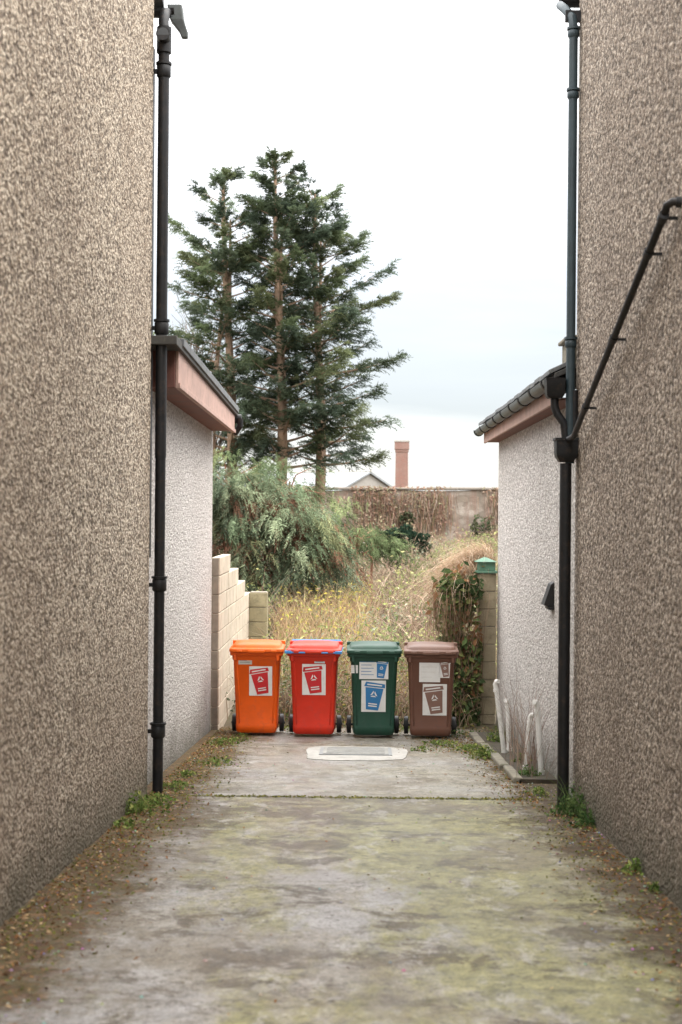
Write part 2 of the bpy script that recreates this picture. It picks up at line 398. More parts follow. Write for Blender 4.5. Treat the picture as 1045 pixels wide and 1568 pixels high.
b.tube([(1.43,10.74,2.46),(1.43,10.74,2.38),(1.45,10.73,2.32),(1.50,10.72,2.25),(1.515,10.72,2.12)],.031,0)
b.build('pipe',[M_black,M_bluegrey],e,smooth=True)
e=empty('diagonal_waste_pipe'); b=B()
b.tube([(1.61,7.26,3.16),(1.56,7.27,3.165),(1.535,7.29,3.15),(1.525,7.34,3.10),(1.525,10.2,2.20),(1.525,10.38,2.14),(1.525,10.55,2.13),(1.525,10.68,2.13)],.0215,0,16)
b.tube([(1.608,7.26,3.16),(1.575,7.265,3.163)],.029,0,16)
for t in (.0,.13,.5,.88):
    p=Vector((1.525,7.34,3.10)).lerp(Vector((1.525,10.2,2.20)),t); d=Vector((0,2.86,-.9)).normalized()
    b.tube([p-d*.03,p+d*.03],.027,0,16); b.box(1.53,1.6,p.y-.008,p.y+.008,p.z-.012,p.z+.004,0)
b.build('pipe',[M_black],e,smooth=True)
b=B()
b.add([(1.648,12.3,.98),(1.648,12.5,.98),(1.648,12.5,.76),(1.648,12.3,.76),(1.56,12.5,.78),(1.56,12.3,.78),(1.62,12.3,.96),(1.62,12.5,.96)],[(0,1,7,6),(6,7,4,5),(0,6,5,3),(1,2,4,7),(3,5,4,2)])
b.box(1.60,1.646,12.28,12.52,.74,.765); b.build('vent_hood',[M_black],bevel=.004)
# ---------------------------------------------------------------- block walls
def blockwall_y(b,x0,x1,y0,y1,zb,topf):
    z=zb; row=0
    while True:
        y=y0-(row%2)*.22
        while y<y1-.02:
            ya,yb=max(y,y0),min(y+.44,y1)
            if yb-ya>.04 and z+.205<=topf((ya+yb)/2)+.02:
                j=random.uniform(-.003,.003)
                b.box(x0+j,x1+j,ya+.004,yb-.004,z,z+.207,0)
                b.box(x0+.012,x1-.012,ya-.004,yb+.004,z-.01,z+.2,1)
            y+=.448
        z+=.217; row+=1
        if z>1.6: break
b=B()
def topf(y):
    if y<17.8: return 1.01
    if y<18.9: return .80
    if y<20: return .59
    return .38
blockwall_y(b,-1.77,-1.67,16.52,21.0,-1.35,topf)
b.build('concrete_block_wall',[M_block,M_mortar],bevel=.006)
def pillar(name,x0,x1,y0,y1,zb,n,mats,cap=None):
    b=B(); z=zb
    for i in range(n):
        j=random.uniform(-.004,.004)
        b.box(x0+j,x1+j,y0+j,y1+j,z,z+.207,0); b.box(x0+.012,x1-.012,y0+.012,y1-.012,z+.2,z+.22,1); z+=.217
    if cap: cap(b,z)
    return b.build(name,mats,bevel=.006)
pillar('block_gate_pier',-1.665,-1.40,20.8,21.02,-1.35,8,[M_blockd,M_mortar])
M_greencap=simple('green_painted_cap',(.10,.22,.15),.6,.2,8,.3,dirt=(.13,.1,.06))
def cap(b,z):
    b.box(1.38,1.645,17.46,17.72,z,z+.03,2); b.box(1.41,1.62,17.49,17.70,z+.03,z+.14,2); b.add([(1.37,17.44,z+.14),(1.645,17.44,z+.14),(1.645,17.74,z+.14),(1.37,17.74,z+.14),(1.50,17.59,z+.20)],[(0,3,2,1),(0,1,4),(1,2,4),(2,3,4),(3,0,4)],2)
pillar('block_gate_pier',1.41,1.64,17.505,17.71,-1.12,9,[simple('pier_block',(.34,.285,.19),.9,.25,4,.6,dirt=(.16,.14,.08)),M_mortar,M_greencap],cap)
b=B()
for (xa,xb,ya,yb,h) in ((1.28,1.36,12.0,12.9,.05),(1.25,1.34,12.91,13.9,.055),(1.24,1.33,13.91,14.95,.04),(1.21,1.30,14.97,16.1,.05)):
    b.add([(xa,ya,dz(ya)-.05),(xb,ya,dz(ya)-.05),(xb,yb,dz(yb)-.05),(xa,yb,dz(yb)-.05),(xa,ya,dz(ya)+h),(xb,ya,dz(ya)+h),(xb,yb,dz(yb)+h),(xa,yb,dz(yb)+h)],[(0,3,2,1),(4,5,6,7),(0,1,5,4),(1,2,6,5),(2,3,7,6),(3,0,4,7)])
b.build('low_kerb',[M_kerb],bevel=.015)
b=B(); b.add([(1.33,12.0,dz(12)+.035),(1.648,12.0,dz(12)+.035),(1.648,16.2,dz(16.2)+.04),(1.28,16.2,dz(16.2)+.04),(1.33,12.0,dz(12)-.03),(1.648,12.0,dz(12)-.03)],[(0,1,2,3),(0,4,5,1)]); b.build('planting_bed',[M_soil])
for (x,y,h,tx,ty,hook) in ((1.41,14.05,.74,-.10,.02,.03),(1.47,14.2,.54,-.02,0,-.02),(1.46,12.7,.52,.04,0,.03),(1.56,12.35,.66,-.045,0,-.03)):
    b=B(); z=dz(y)
    pts=[(x,y,z-.02),(x+tx*.5,y,z+h*.5),(x+tx*.9,y,z+h*.9),(x+tx,y,z+h*.96),(x+tx+hook*.4,y-.01,z+h),(x+tx+hook,y-.03,z+h+.005)]
    b.tube(pts,.023,0,14); b.tube([(x,y,z-.02),(x+tx*.05,y,z+.07)],.029,0,14)
    q=Vector(pts[2]); b.tube([q-Vector((0,0,.03)),q+Vector((0,0,.0))],.028,0,14)
    b.build('white_waste_pipe',[M_white],smooth=True)
# ---------------------------------------------------------------- wheelie bins
def rr(hw,yf,yb,r,z,n=5):
    pts=[]
    for cx,cy,a0 in ((hw-r,yb-r,0),(-hw+r,yb-r,90),(-hw+r,yf+r,180),(hw-r,yf+r,270)):
        for k in range(n+1):
            a=math.radians(a0+90*k/n); pts.append((cx+r*math.cos(a),cy+r*math.sin(a),z))
    return pts
def bin_(X,Y,rot,col,lidcol,stick,logo,tilt,labels):
    e=empty('wheelie_bin',(X,Y,dz(Y)),(0,0,math.radians(rot)))
    Mb=simple('bin_plastic',col,.48,.14,2.5,.12,dirt=tuple(c*.6+.025 for c in col),spec=.32); Ml=simple('bin_lid_plastic',lidcol,.45,.12,3,.1,dirt=tuple(c*.65+.03 for c in lidcol),spec=.35)
    zb,zt=.055,.945
    def fy(z): return -.235-.085*(z-zb)/(zt-zb)
    def hw(z): return .222+.038*(z-zb)/(zt-zb)
    b=B()
    rings=[rr(.18,-.19,.15,.04,.04),rr(.212,fy(.06)+.01,.19,.035,.05)]
    for z in (.075,.14): rings.append(rr(hw(z)+.004,fy(z)-.004,.2+.06*z,.035,z))
    for z in (.148,.5,.86): rings.append(rr(hw(z),fy(z),.2+.06*z,.035,z))
    rings+= [rr(hw(.87)+.012,fy(.87)-.01,.27,.04,.875),rr(hw(.9)+.014,fy(.9)-.012,.275,.04,.915),rr(.292,-.345,.285,.045,.922),rr(.296,-.35,.29,.045,.955),rr(.285,-.34,.28,.045,.96)]
    b.loft(rings,0)
    for s in (-1,1):
        for (za,zc) in ((.16,.86),):
            xa=s*(hw(za)-.042); xc=s*(hw(zc)-.042)
            b.add([(xa-.006,fy(za)-.006,za),(xa+.006,fy(za)-.006,za),(xc+.006,fy(zc)-.006,zc),(xc-.006,fy(zc)-.006,zc),(xa-.009,fy(za)+.002,za),(xa+.009,fy(za)+.002,za),(xc+.009,fy(zc)+.002,zc),(xc-.009,fy(zc)+.002,zc)],[(0,1,2,3),(0,3,7,4),(1,5,6,2),(3,2,6,7),(0,4,5,1)],0)
        b.box(s*.20-.03,s*.20+.03,.12,.26,.05,.2,0)
        b.box(s*.235-.014,s*.235+.014,-.352,-.30,.87,.925,0)
    b.build('body',[Mb],e,smooth=True,bevel=.003)
    b=B()
    b.loft([rr(.298,-.362,.26,.05,.960),rr(.303,-.368,.265,.05,.964),rr(.303,-.368,.265,.05,.992),rr(.295,-.36,.26,.05,1.0),rr(.272,-.335,.24,.06,1.008),rr(.262,-.325,.235,.06,1.03),rr(.245,-.30,.22,.07,1.045),rr(.15,-.2,.15,.07,1.058)],0)
    for s in (-1,1):
        b.box(s*.27-.03,s*.27+.03,.24,.31,.955,1.035,0)
        b.box(s*.19-.03,s*.19+.03,-.385,-.362,.962,.988,0)
    b.tube([(-.27,.315,1.0),(.27,.315,1.0)],.017,0,12)
    b.box(-.09,.09,-.383,-.362,.958,.985,0)
    b.build('lid',[Ml],e,smooth=True,bevel=.004)
    b=B()
    for s in (-1,1):
        x0=s*.245; x1=s*.295
        b.tube([(x0,.215,.1),(x0+s*.006,.215,.1),(x1-s*.006,.215,.1),(x1,.215,.1)],[.09,.1,.1,.09],0,28)
        b.tube([(x1,.215,.1),(x1+s*.004,.215,.1)],[.055,.05],1,20)
        b.tube([(x1,.215,.1),(x1+s*.012,.215,.1)],[.016,.014],0,10)
    b.tube([(-.245,.215,.1),(.245,.215,.1)],.012,0,10)
    b.build('wheels',[M_rubber,simple('wheel_hub',(.03,.03,.03),.5)],e,smooth=True)
    b=B()
    def poly(pts,lv,mi):
        v=[(u,fy(z)-.0035-lv*.0018,z) for u,z in pts]; b.add(v,[tuple(range(len(v)))],mi)
    def rect(u0,u1,z0,z1,lv,mi): poly([(u0,z0),(u1,z0),(u1,z1),(u0,z1)],lv,mi)
    for (u0,u1,z0,z1,kind,mi) in labels:
        rect(u0,u1,z0,z1,0,2 if kind=='text' else 0)
        cx,cz=(u0+u1)/2,(z0+z1)/2; w=u1-u0; h=z1-z0
        if kind=='logo' or kind=='small':
            if kind=='small': cx=u0+w*.76; w2=w*.36
            else: w2=w*.74
            hh=h*.88; th=math.radians(tilt)
            def R(u,v): return (cx+u*math.cos(th)-v*math.sin(th),cz+u*math.sin(th)+v*math.cos(th))
            poly([R(-w2*.34,-hh*.5),R(w2*.34,-hh*.5),R(w2*.5,hh*.30),R(-w2*.5,hh*.30)],1,mi)
            poly([R(-w2*.58,hh*.33),R(w2*.58,hh*.33),R(w2*.55,hh*.47),R(-w2*.5,hh*.5)],1,mi)
            R0=w2*.27
            for k in range(3):
                a=math.radians(90+120*k); a2=math.radians(90+120*(k+1)); oy=hh*.06
                p=(R0*math.cos(a),R0*math.sin(a)); q=(R0*math.cos(a2),R0*math.sin(a2))
                P1=(p[0]*.87+q[0]*.13,p[1]*.87+q[1]*.13+oy); Q1=(p[0]*.2+q[0]*.8,p[1]*.2+q[1]*.8+oy)
                poly([R(*P1),R(*Q1),R(Q1[0]*.5,(Q1[1]-oy)*.5+oy),R(P1[0]*.5,(P1[1]-oy)*.5+oy)],2,0)
            for k in range(2):
                poly([R(-w2*.24,-hh*(.30+.08*k)),R(w2*.24,-hh*(.30+.08*k)),R(w2*.24,-hh*(.26+.08*k)),R(-w2*.24,-hh*(.26+.08*k))],2,0)
            poly([R(-w2*.42,hh*.385),R(w2*.4,hh*.385),R(w2*.4,hh*.43),R(-w2*.42,hh*.43)],2,0)
            if kind=='small':
                rect(u0+w*.02,u0+w*.52,z1-h*.16,z1-h*.05,1,mi)
                for k in range(4):
                    z=z1-h*(.3+.16*k); rect(u0+w*.06,u0+w*(.5 if k%2 else .42),z-.003,z+.003,1,mi)
        elif kind=='text':
            for k in range(4):
                z=z1-h*(.2+.19*k); rect(u0+w*.1,u0+w*(.85-.12*(k%3)),z-.003,z+.003,1,3)
        elif kind=='plate':
            for k in range(3):
                z=z1-h*(.25+.25*k); rect(u0+w*.1,u0+w*(.85-.12*(k%3)),z-.002,z+.002,1,4)
    b.build('stickers',[simple('sticker_white',(.66,.65,.63),.4,.04,6,0,dirt=(.55,.52,.47)),simple('sticker_ink',logo,.4,.1,6,0),simple('sticker_pale',stick,.4,.1,6,0),simple('sticker_text',(.2,.2,.2),.5),simple('sticker_faint_text',(.5,.47,.44),.5)],e)
    return e
bin_(-1.185,16.08,1.5,(.66,.088,.003),(.70,.11,.004),(.50,.46,.40),(.48,.015,.02),10,[(-.08,.175,.47,.80,'logo',1),(-.20,-.05,.82,.925,'text',1)])
eb=bin_(-.535,16.0,-1.0,(.54,.026,.008),(.48,.03,.010),(.5,.55,.55),(.48,.015,.02),8,[(-.125,.135,.49,.835,'logo',1),(.01,.125,.845,.925,'text',1)])
bin_(.125,15.98,1.0,(.012,.052,.032),(.018,.06,.038),(.2,.45,.7),(.02,.155,.36),-6,[(-.14,.13,.31,.66,'logo',1),(-.165,.155,.675,.90,'small',1),(-.255,-.18,.74,.83,'plate',1)])
bin_(.765,15.95,-2.0,(.125,.056,.036),(.145,.074,.05),(.6,.6,.6),(.20,.11,.085),8,[(-.09,.175,.28,.63,'logo',1),(-.13,.10,.65,.875,'plate',1),(.09,.215,.70,.895,'logo',1)])
b=B(); b.loft([rr(.309,-.374,.27,.052,.957),rr(.310,-.375,.271,.052,.960),rr(.310,-.375,.271,.052,.972),rr(.306,-.371,.268,.05,.974)],0)
b.box(-.315,-.24,-.39,-.33,.955,.985); b.box(.24,.315,-.39,-.33,.955,.985); b.tube([(-.28,.33,1.03),(.28,.33,1.03)],.02,0,12)
ob=b.build('blue_lid_trim',[simple('blue_plastic',(.04,.20,.46),.4,.1,5,.05)],eb,bevel=.004)
# ---------------------------------------------------------------- far structures
b=B()
v=[];n=60
for i in range(n+1):
    x=-30+i; zt=2.27+.006*x+.03*math.sin(i*1.7)
    v+= [(x,45,-.5),(x,45,zt),(x,45.5,zt),(x,45.5,-.5)]
f=[]
for i in range(n):
    for k in range(3): f.append((i*4+k,(i+1)*4+k,(i+1)*4+k+1,i*4+k+1))
b.add(v,f)
for i in range(58):
    x=-29+i; zt=2.25+.006*x+.03
    b.box(x,x+.99,44.93,45.57,zt+random.uniform(-.01,.01),zt+.07+random.uniform(0,.02),1)
b.build('boundary_stone_wall',[M_far,simple('coping_stone',(.24,.21,.18),.9,.2,2,.4)],bevel=.02)
e=empty('factory_chimney'); b=B()
cx,cy=3.95,150
ringsz=[(-4,.74),(7.9,.64),(7.95,.70),(8.2,.70),(8.22,.77),(9.0,.75)]
b.loft([[(cx+a*w,cy+c*w,z) for a,c in ((-1,-1),(1,-1),(1,1),(-1,1))] for z,w in ringsz],0); b.build('stack',[M_brick],e)
b=B(); b.box(cx-.8,cx+.8,cy-.8,cy+.8,9.0,9.15); b.build('cap',[M_conc],e)
e=empty('slate_roof_outbuilding',(-2.1,64,.30),(0,0,math.radians(50)))
b=B(); prof=[(-3.2,-1),(3.2,-1),(3.2,1.65),(0,2.95),(-3.2,1.65)]
b.prism(prof,'y',-3,12,0); b.build('walls',[simple('pale_render',(.30,.28,.255),.9,.15,2,.2)],e)
b=B()
rslab(-3.4,1.58,0,2.97,-3.12,12.1,.08,0); rslab(3.4,1.58,0,2.97,-3.12,12.1,.08,0)
b.build('roof',[simple('weathered_slate',(.25,.265,.28),.7,.15,3,.2)],e)
b=B(); b.tube([(0,-3.12,3.05),(0,12.1,3.05)],.06,0); b.build('ridge',[M_conc],e)
b=B()
b.prism([(-.1,-.3),(1.25,-.3),(1.25,.1),(.75,.35),(.3,.72),(-.1,.78)],'y',38.0,38.35,0); b.build('ruined_stone_wall',[simple('pale_stone',(.40,.38,.34),.9,.2,3,.5)],bevel=.02)
# ---------------------------------------------------------------- foliage helpers
def nrm(a): return a/np.maximum(np.linalg.norm(a,axis=-1,keepdims=True),1e-9)
def sprays(P,D,L,col,K=9,droop=.25,wid=.022,spread=.65,jit=.25,ll=.42):
    S=len(P); D=nrm(D); up=np.array([0,0,1.0])+rng.normal(0,.35,(S,3))
    side=nrm(np.cross(D,up)); t=(np.arange(K)+.6)/K
    L=L[:,None,None]
    pos=P[:,None,:]+D[:,None,:]*L*t[None,:,None]
    pos[:,:,2]-= droop*L[:,:,0]*t[None]**2
    l=L*(.10+ll*(1-t[None,:,None])**.8)
    Vs=[];Cs=[]
    for sg in (-1,1):
        dr=nrm(D[:,None]*.8+sg*side[:,None]*spread+rng.normal(0,jit,(S,K,3))); dr[:,:,2]-=droop*.5*t[None]
        tip=pos+dr*l
        w=wid*(.7+.6*rng.random((S,K,1)))
        a=pos-D[:,None]*w; c=pos+D[:,None]*w
        Vs.append(np.stack([a,c,tip],2))
        cc=col[:,None,None,:]*(.7+.6*rng.random((S,K,1,1)))*np.array([.75,.75,1.3])[None,None,:,None]
        Cs.append(np.broadcast_to(cc,(S,K,3,3)))
    V=np.concatenate([v.reshape(-1,3) for v in Vs]); C=np.concatenate([c.reshape(-1,3) for c in Cs])
    F=np.arange(len(V)).reshape(-1,3); return V,F,C
def leaves(P,size,col,nrmdir=None,flat=.5,aspect=.7):
    S=len(P); n=rng.normal(0,1,(S,3))
    if nrmdir is not None: n=n*flat+np.array(nrmdir)
    n=nrm(n); a=nrm(np.cross(n,rng.normal(0,1,(S,3)))); bb=np.cross(n,a)
    s=(size*(.5+rng.random(S)))[:,None]
    q=np.stack([P-a*s,P+bb*s*aspect*.55+n*s*.15-a*s*.1,P+a*s,P-bb*s*aspect*.55+n*s*.15-a*s*.1],1)
    V=q.reshape(-1,3); C=np.repeat(col,4,axis=0); F=np.arange(len(V)).reshape(-1,4); return V,F,C
def blades(P,h,lean,wid,col,seg=3,curl=.5,azm=None):
    S=len(P); az=rng.random(S)*2*np.pi
    if azm is not None: az=azm+rng.normal(0,.7,S)
    d=np.stack([np.cos(az),np.sin(az),0*az],1); az2=rng.random(S)*2*np.pi
    sd=np.stack([np.cos(az2),np.sin(az2),0*az],1)*(wid[:,None]/2)
    Vs=[]
    for k in range(seg+1):
        t=k/seg; p=P+d*(lean*h*(t**1.7))[:,None]; p=p.copy(); p[:,2]+=h*(t-curl*lean*t**3*.6)
        ww=(1-t)*.85+.15
        Vs.append(p-sd*ww); Vs.append(p+sd*ww)
    V=np.stack(Vs,1).reshape(-1,3); m=2*(seg+1)
    base=(np.arange(S)*m)[:,None]
    F=np.concatenate([base+np.array([2*k,2*k+1,2*k+3,2*k+2]) for k in range(seg)])
    C=np.repeat(col,m,axis=0)
    return V,F,C
def join(parts):
    Vs=[];Fs=[];Cs=[];o=0
    q=max(p[1].shape[1] for p in parts)
    for V,F,C in parts:
        if F.shape[1]<q: F=np.concatenate([F,F[:,-1:]],1)
        Vs.append(V);Fs.append(F+o);Cs.append(C);o+=len(V)
    return np.concatenate(Vs),np.concatenate(Fs),np.concatenate(Cs)
def pick(cols,n,var=.25,p=None):
    c=np.array(cols)[rng.choice(len(cols),n,p=p)]
    return c*(1+var*(rng.random((n,1))*2-1))
# ---------------------------------------------------------------- conifers
def conifer(x,y,ztop,R,z0,lean,nl,cols,stems=1,bias=0,spr=24,ex=.42):
    e=empty('conifer_tree',(x,y,gz(y))); g=gz(y); H=ztop-g; c0=z0-g
    tb=B()
    def trunk(h,k=0):
        t=h/H; ph=k*2.1
        off=(.35*math.sin(ph+.5)*math.sin(math.pi*min(1,t*1.1)) if k else 0)
        return Vector((lean*t*H*.1+.12*math.sin(t*5+ph)+off,.1*math.sin(t*4+1+ph),h))
    for k in range(stems):
        top=H*(1-.12*k)
        pts=[trunk(top*i/14,k) for i in range(15)]
        tb.tube(pts,[.15*(1-i/15)**.8*(1 if k==0 else .7)+.012 for i in range(15)],0,10)
    P=[];D=[];LL=[];CO=[]
    for i in range(nl):
        u=(i+.5)/nl; t=u**.95; h=c0+(H-c0)*t
        k=i%stems
        az=i*2.39996+random.uniform(-.4,.4)
        r=R*(1-t)**ex*min(1,(t+.45)/.55)*random.uniform(.45,1.22)+.15
        r*=1+bias*math.cos(az)*(1-t)
        el=math.radians(10+42*t+random.uniform(-14,14))
        o=trunk(min(h,H*(1-.12*k)*.98),k); dh=Vector((math.cos(az),math.sin(az),0))
        def lp(s): return o+dh*(r*s)+Vector((0,0,r*math.tan(el)*s*.6+.15*r*s*s-.25*r*s*t))
        pts=[lp(s/5) for s in range(6)]
        tb.tube(pts,[.04*(1-s/5.5)*(.35+.65*(1-t)) for s in range(6)],0,6)
        m=int(spr*(.55+r)*random.uniform(.5,1.25)); base=np.array(random.choice(cols))*random.uniform(.7,1.4)
        sidev=Vector((-dh.y,dh.x,0))
        for j in range(m):
            s=random.uniform(.25,1.05)**.65; p=lp(s); sg=random.choice((-1,1)); w=random.random()
            p=p+sidev*sg*w*.30*(1.3-s)*r*.8+Vector((0,0,random.gauss(0,.06)))
            d=dh*(.5+.5*s)+sidev*sg*(.25+.7*w)*(1.1-s*.6)+Vector((0,0,.1+.5*t+random.gauss(0,.3)))
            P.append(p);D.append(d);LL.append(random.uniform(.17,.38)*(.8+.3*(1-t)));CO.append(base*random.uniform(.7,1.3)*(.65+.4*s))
    for j in range(40):
        h=H-random.uniform(0,.9)**1.3; o=trunk(min(h,H)); a=random.uniform(0,6.28)
        P.append(o);D.append(Vector((.6*math.cos(a),.6*math.sin(a),.8)));LL.append(.26);CO.append(np.array(cols[0]))
    tb.build('trunk_and_limbs',[M_bark],e,smooth=True)
    V,F,C=sprays(np.array([tuple(p) for p in P]),np.array([tuple(p) for p in D]),np.array(LL),np.array(CO),K=9,droop=.3,wid=.016,ll=.46,jit=.32)
    npmesh('foliage',V,F,C,M_fol,e)
G=[(.105,.135,.085),(.13,.165,.09),(.09,.12,.085),(.16,.185,.10),(.12,.15,.10)]
conifer(-3.40,35.3,10.0,1.72,2.3,-.03,105,G,3,-.05,38,.40)
conifer(-2.15,35.0,10.35,1.50,2.6,.02,112,G,2,0,38,.5)
conifer(-1.22,35.6,9.5,1.72,2.7,.05,108,G,2,.12,38,.36)
def shrub(name,blobs,cols,L=.4,droop=.8,K=8):
    parts=[]; e=empty(name); tb=B()
    for (cx,cy,cz,rx,ry,rz,m) in blobs:
        nb=max(6,m//32); c0=np.array([cx,cy,cz]); R0=np.array([rx,ry,rz])
        for i in range(nb):
            d=nrm(rng.normal(0,1,3)); d[2]=d[2]*.95+.08
            bc=c0+d*R0*rng.uniform(.35,1.02); k=int(30*rng.uniform(.7,1.4)); sg=.10+.07*rng.random()
            out=nrm(np.array([d[0],d[1]*.6-.15,.15])+rng.normal(0,.15,3))
            tt=rng.random((k,1)); P=bc+out*tt*.34+rng.normal(0,1,(k,3))*np.array([sg,sg,sg*.7]); P[:,2]-=tt[:,0]**2*.26
            D=nrm(out*np.array([1,1,.2])+rng.normal(0,.35,(k,3))+np.array([0,0,-.35])-np.array([0,0,.5])*tt)
            depth=np.linalg.norm((bc-c0)/R0); base=np.array(cols[rng.integers(len(cols))])*rng.uniform(.65,1.25)*(.35+.7*depth)*(.75+.3*max(-.5,d[2]))  # inner and lower boughs coloured darker, shading put into the leaf colour
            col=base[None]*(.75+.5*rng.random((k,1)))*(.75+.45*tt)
            parts.append(sprays(P,D,L*(.5+.6*rng.random(k)),col,K=K,droop=droop,wid=.012,spread=.5,jit=.22,ll=.34))
            if i%3==0: tb.tube([tuple(c0-np.array([0,0,rz*.5])),tuple((c0+bc)/2),tuple(bc+out*.2)],[.022,.015,.005],0,6)
        tb.tube([(cx,cy,gz(cy)),(cx+.03,cy,cz)],[.035,.022],0,6)
    V,F,C=join(parts); npmesh('foliage',V,F,C,M_fol,e); tb.build('stems',[simple('reddish_stem',(.26,.12,.075),.9)],e)
GS=[(.27,.33,.20),(.32,.37,.23),(.21,.27,.16),(.32,.34,.18),(.24,.30,.20),(.17,.22,.13)]
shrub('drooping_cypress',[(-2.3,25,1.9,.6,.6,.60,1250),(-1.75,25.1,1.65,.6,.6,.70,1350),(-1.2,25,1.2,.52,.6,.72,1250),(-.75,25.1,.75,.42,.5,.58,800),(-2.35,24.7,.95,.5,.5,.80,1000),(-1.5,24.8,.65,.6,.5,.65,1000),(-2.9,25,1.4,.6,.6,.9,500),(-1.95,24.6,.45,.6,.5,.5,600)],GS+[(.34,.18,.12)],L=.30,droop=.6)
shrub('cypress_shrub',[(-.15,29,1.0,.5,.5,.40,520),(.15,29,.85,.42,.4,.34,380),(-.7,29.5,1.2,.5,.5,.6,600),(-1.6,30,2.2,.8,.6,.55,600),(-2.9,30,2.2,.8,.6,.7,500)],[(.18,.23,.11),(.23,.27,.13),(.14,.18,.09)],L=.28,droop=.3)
e=empty('bare_tree',(-4.6,37,gz(37))); tb=B()
def br(p,d,l,r,dep):
    q=p+d*l*.5+Vector((random.gauss(0,.04),random.gauss(0,.04),0)); s=p+d*l+Vector((0,0,.05*l))
    tb.tube([p,q,s],[r,r*.8,r*.6],0,5,False)
    if dep==0: return
    for k in range(3 if dep>1 else 4):
        dd=(d+Vector((random.gauss(0,.42),random.gauss(0,.42),random.uniform(-.05,.4)))).normalized()
        br(s if k<2 else q,dd,l*random.uniform(.62,.85),r*.58,dep-1)
br(Vector((0,0,0)),Vector((.03,0,1)),2.0,.11,5); br(Vector((.2,0,0)),Vector((.2,0,1)).normalized(),1.8,.09,5)
tb.build('branches',[M_bare],e)
# ---------------------------------------------------------------- undergrowth
def region(n,x0,x1,y0,y1,yp=1.0):
    y=y0+(y1-y0)*rng.random(n)**yp; x=x0+(x1-x0)*rng.random(n)
    return np.stack([x,y,gzv(y)],1)
def clear(P):
    inl=(P[:,0]<-1.45)&(P[:,1]<21.2); inr=(P[:,0]>1.38)&(P[:,1]<17.9)
    return P[~(inl|inr)]
def clump(P,s=.9):
    return np.sin(P[:,0]*2.3+np.sin(P[:,1]*1.1)*2)+np.sin(P[:,1]*1.7+P[:,0]*.9+1)
P=clear(region(20000,-7,8,17.1,44,1.35)); f=clump(P); P=P[(f+rng.normal(0,.8,len(P)))>-.1]
m=len(P); h=(.18+.36*rng.random(m))*(1+.2*clump(P))
straw=[(.40,.31,.21),(.45,.37,.27),(.33,.26,.19),(.25,.18,.13),(.26,.26,.13),(.20,.23,.11),(.36,.31,.22)]
npmesh('dry_grass',*blades(P,h,.35+.8*rng.random(m),.010+.012*rng.random(m)*(P[:,1]/22),pick(straw,m,.3)),M_dry)
cg=[[(.19,.24,.10),(.27,.31,.14),(.13,.18,.07)],[(.36,.27,.19),(.44,.35,.26),(.27,.20,.14)],[(.31,.33,.14),(.25,.28,.10),(.40,.38,.17)],[(.28,.19,.14),(.34,.26,.20),(.20,.14,.11)],[(.25,.29,.19),(.34,.35,.26),(.19,.22,.14)]]
parts=[]
for i in range(185):
    y=17.8+25*random.random()**1.15; x=random.uniform(-2.4,2.9)*(.6+y/32)
    if (x<-1.3 and y<21.6) or (x>.95 and y<18.6): continue
    rx=random.uniform(.28,.7)*(.7+y/50); rz=random.uniform(.28,.70)*(1 if y>19 else .8); g=gz(y); m=int(400*(1 if y<28 else .7))
    d=nrm(rng.normal(0,1,(m,3))); d[:,2]=np.abs(d[:,2])
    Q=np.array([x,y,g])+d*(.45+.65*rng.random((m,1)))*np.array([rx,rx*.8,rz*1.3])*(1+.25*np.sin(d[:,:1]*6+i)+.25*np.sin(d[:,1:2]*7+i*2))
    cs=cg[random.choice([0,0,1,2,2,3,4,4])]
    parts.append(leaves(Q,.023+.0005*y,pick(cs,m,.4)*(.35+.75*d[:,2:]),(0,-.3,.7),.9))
    k=70; Q=np.array([x,y,g])+np.stack([rng.normal(0,rx*.5,k),rng.normal(0,rx*.4,k),np.zeros(k)],1)
    parts.append(blades(Q,rz*(.9+1.5*rng.random(k)),.3+1.1*rng.random(k),np.full(k,.009+.0002*y),pick(cg[1]+cg[3],k,.4),seg=5,curl=.9))
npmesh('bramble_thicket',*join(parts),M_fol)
P=np.concatenate([region(1500,-1.4,.1,22.5,27,1.2),region(600,-1.35,.2,19,22,1.0)]); m=len(P); hh=.45+.5*rng.random(m)
g1=blades(P,hh,.15+.55*rng.random(m),np.full(m,.013),pick([(.46,.32,.18),(.50,.39,.23),(.36,.29,.15),(.34,.21,.13)],m),seg=3)
Pl=P[rng.integers(0,m,1300)].copy(); Pl[:,2]+=.3+.5*rng.random(1300); Pl[:,:2]+=rng.normal(0,.06,(1300,2))
g2=leaves(Pl,.028,pick([(.50,.41,.10),(.42,.38,.12),(.28,.29,.10)],1300),None)
npmesh('golden_shrub',*join([g1,g2]),M_fol)
P=clear(region(6000,-1.4,1.35,17.1,19,1.0)); m=len(P); P[:,2]+=rng.random(m)**1.3*.75
b1=leaves(P,.026,pick([(.16,.20,.07),(.34,.30,.10),(.10,.13,.05),(.25,.15,.09),(.30,.24,.15)],m),(0,-.4,.6),.9)
P=clear(region(700,-1.4,1.3,17.1,19,1.0)); m=len(P)
b2=blades(P,.4+.65*rng.random(m),.4+.8*rng.random(m),np.full(m,.009),pick([(.34,.24,.17),(.44,.34,.24),(.2,.12,.09)],m),seg=6,curl=1)
npmesh('hedge_undergrowth',*join([b1,b2]),M_fol)
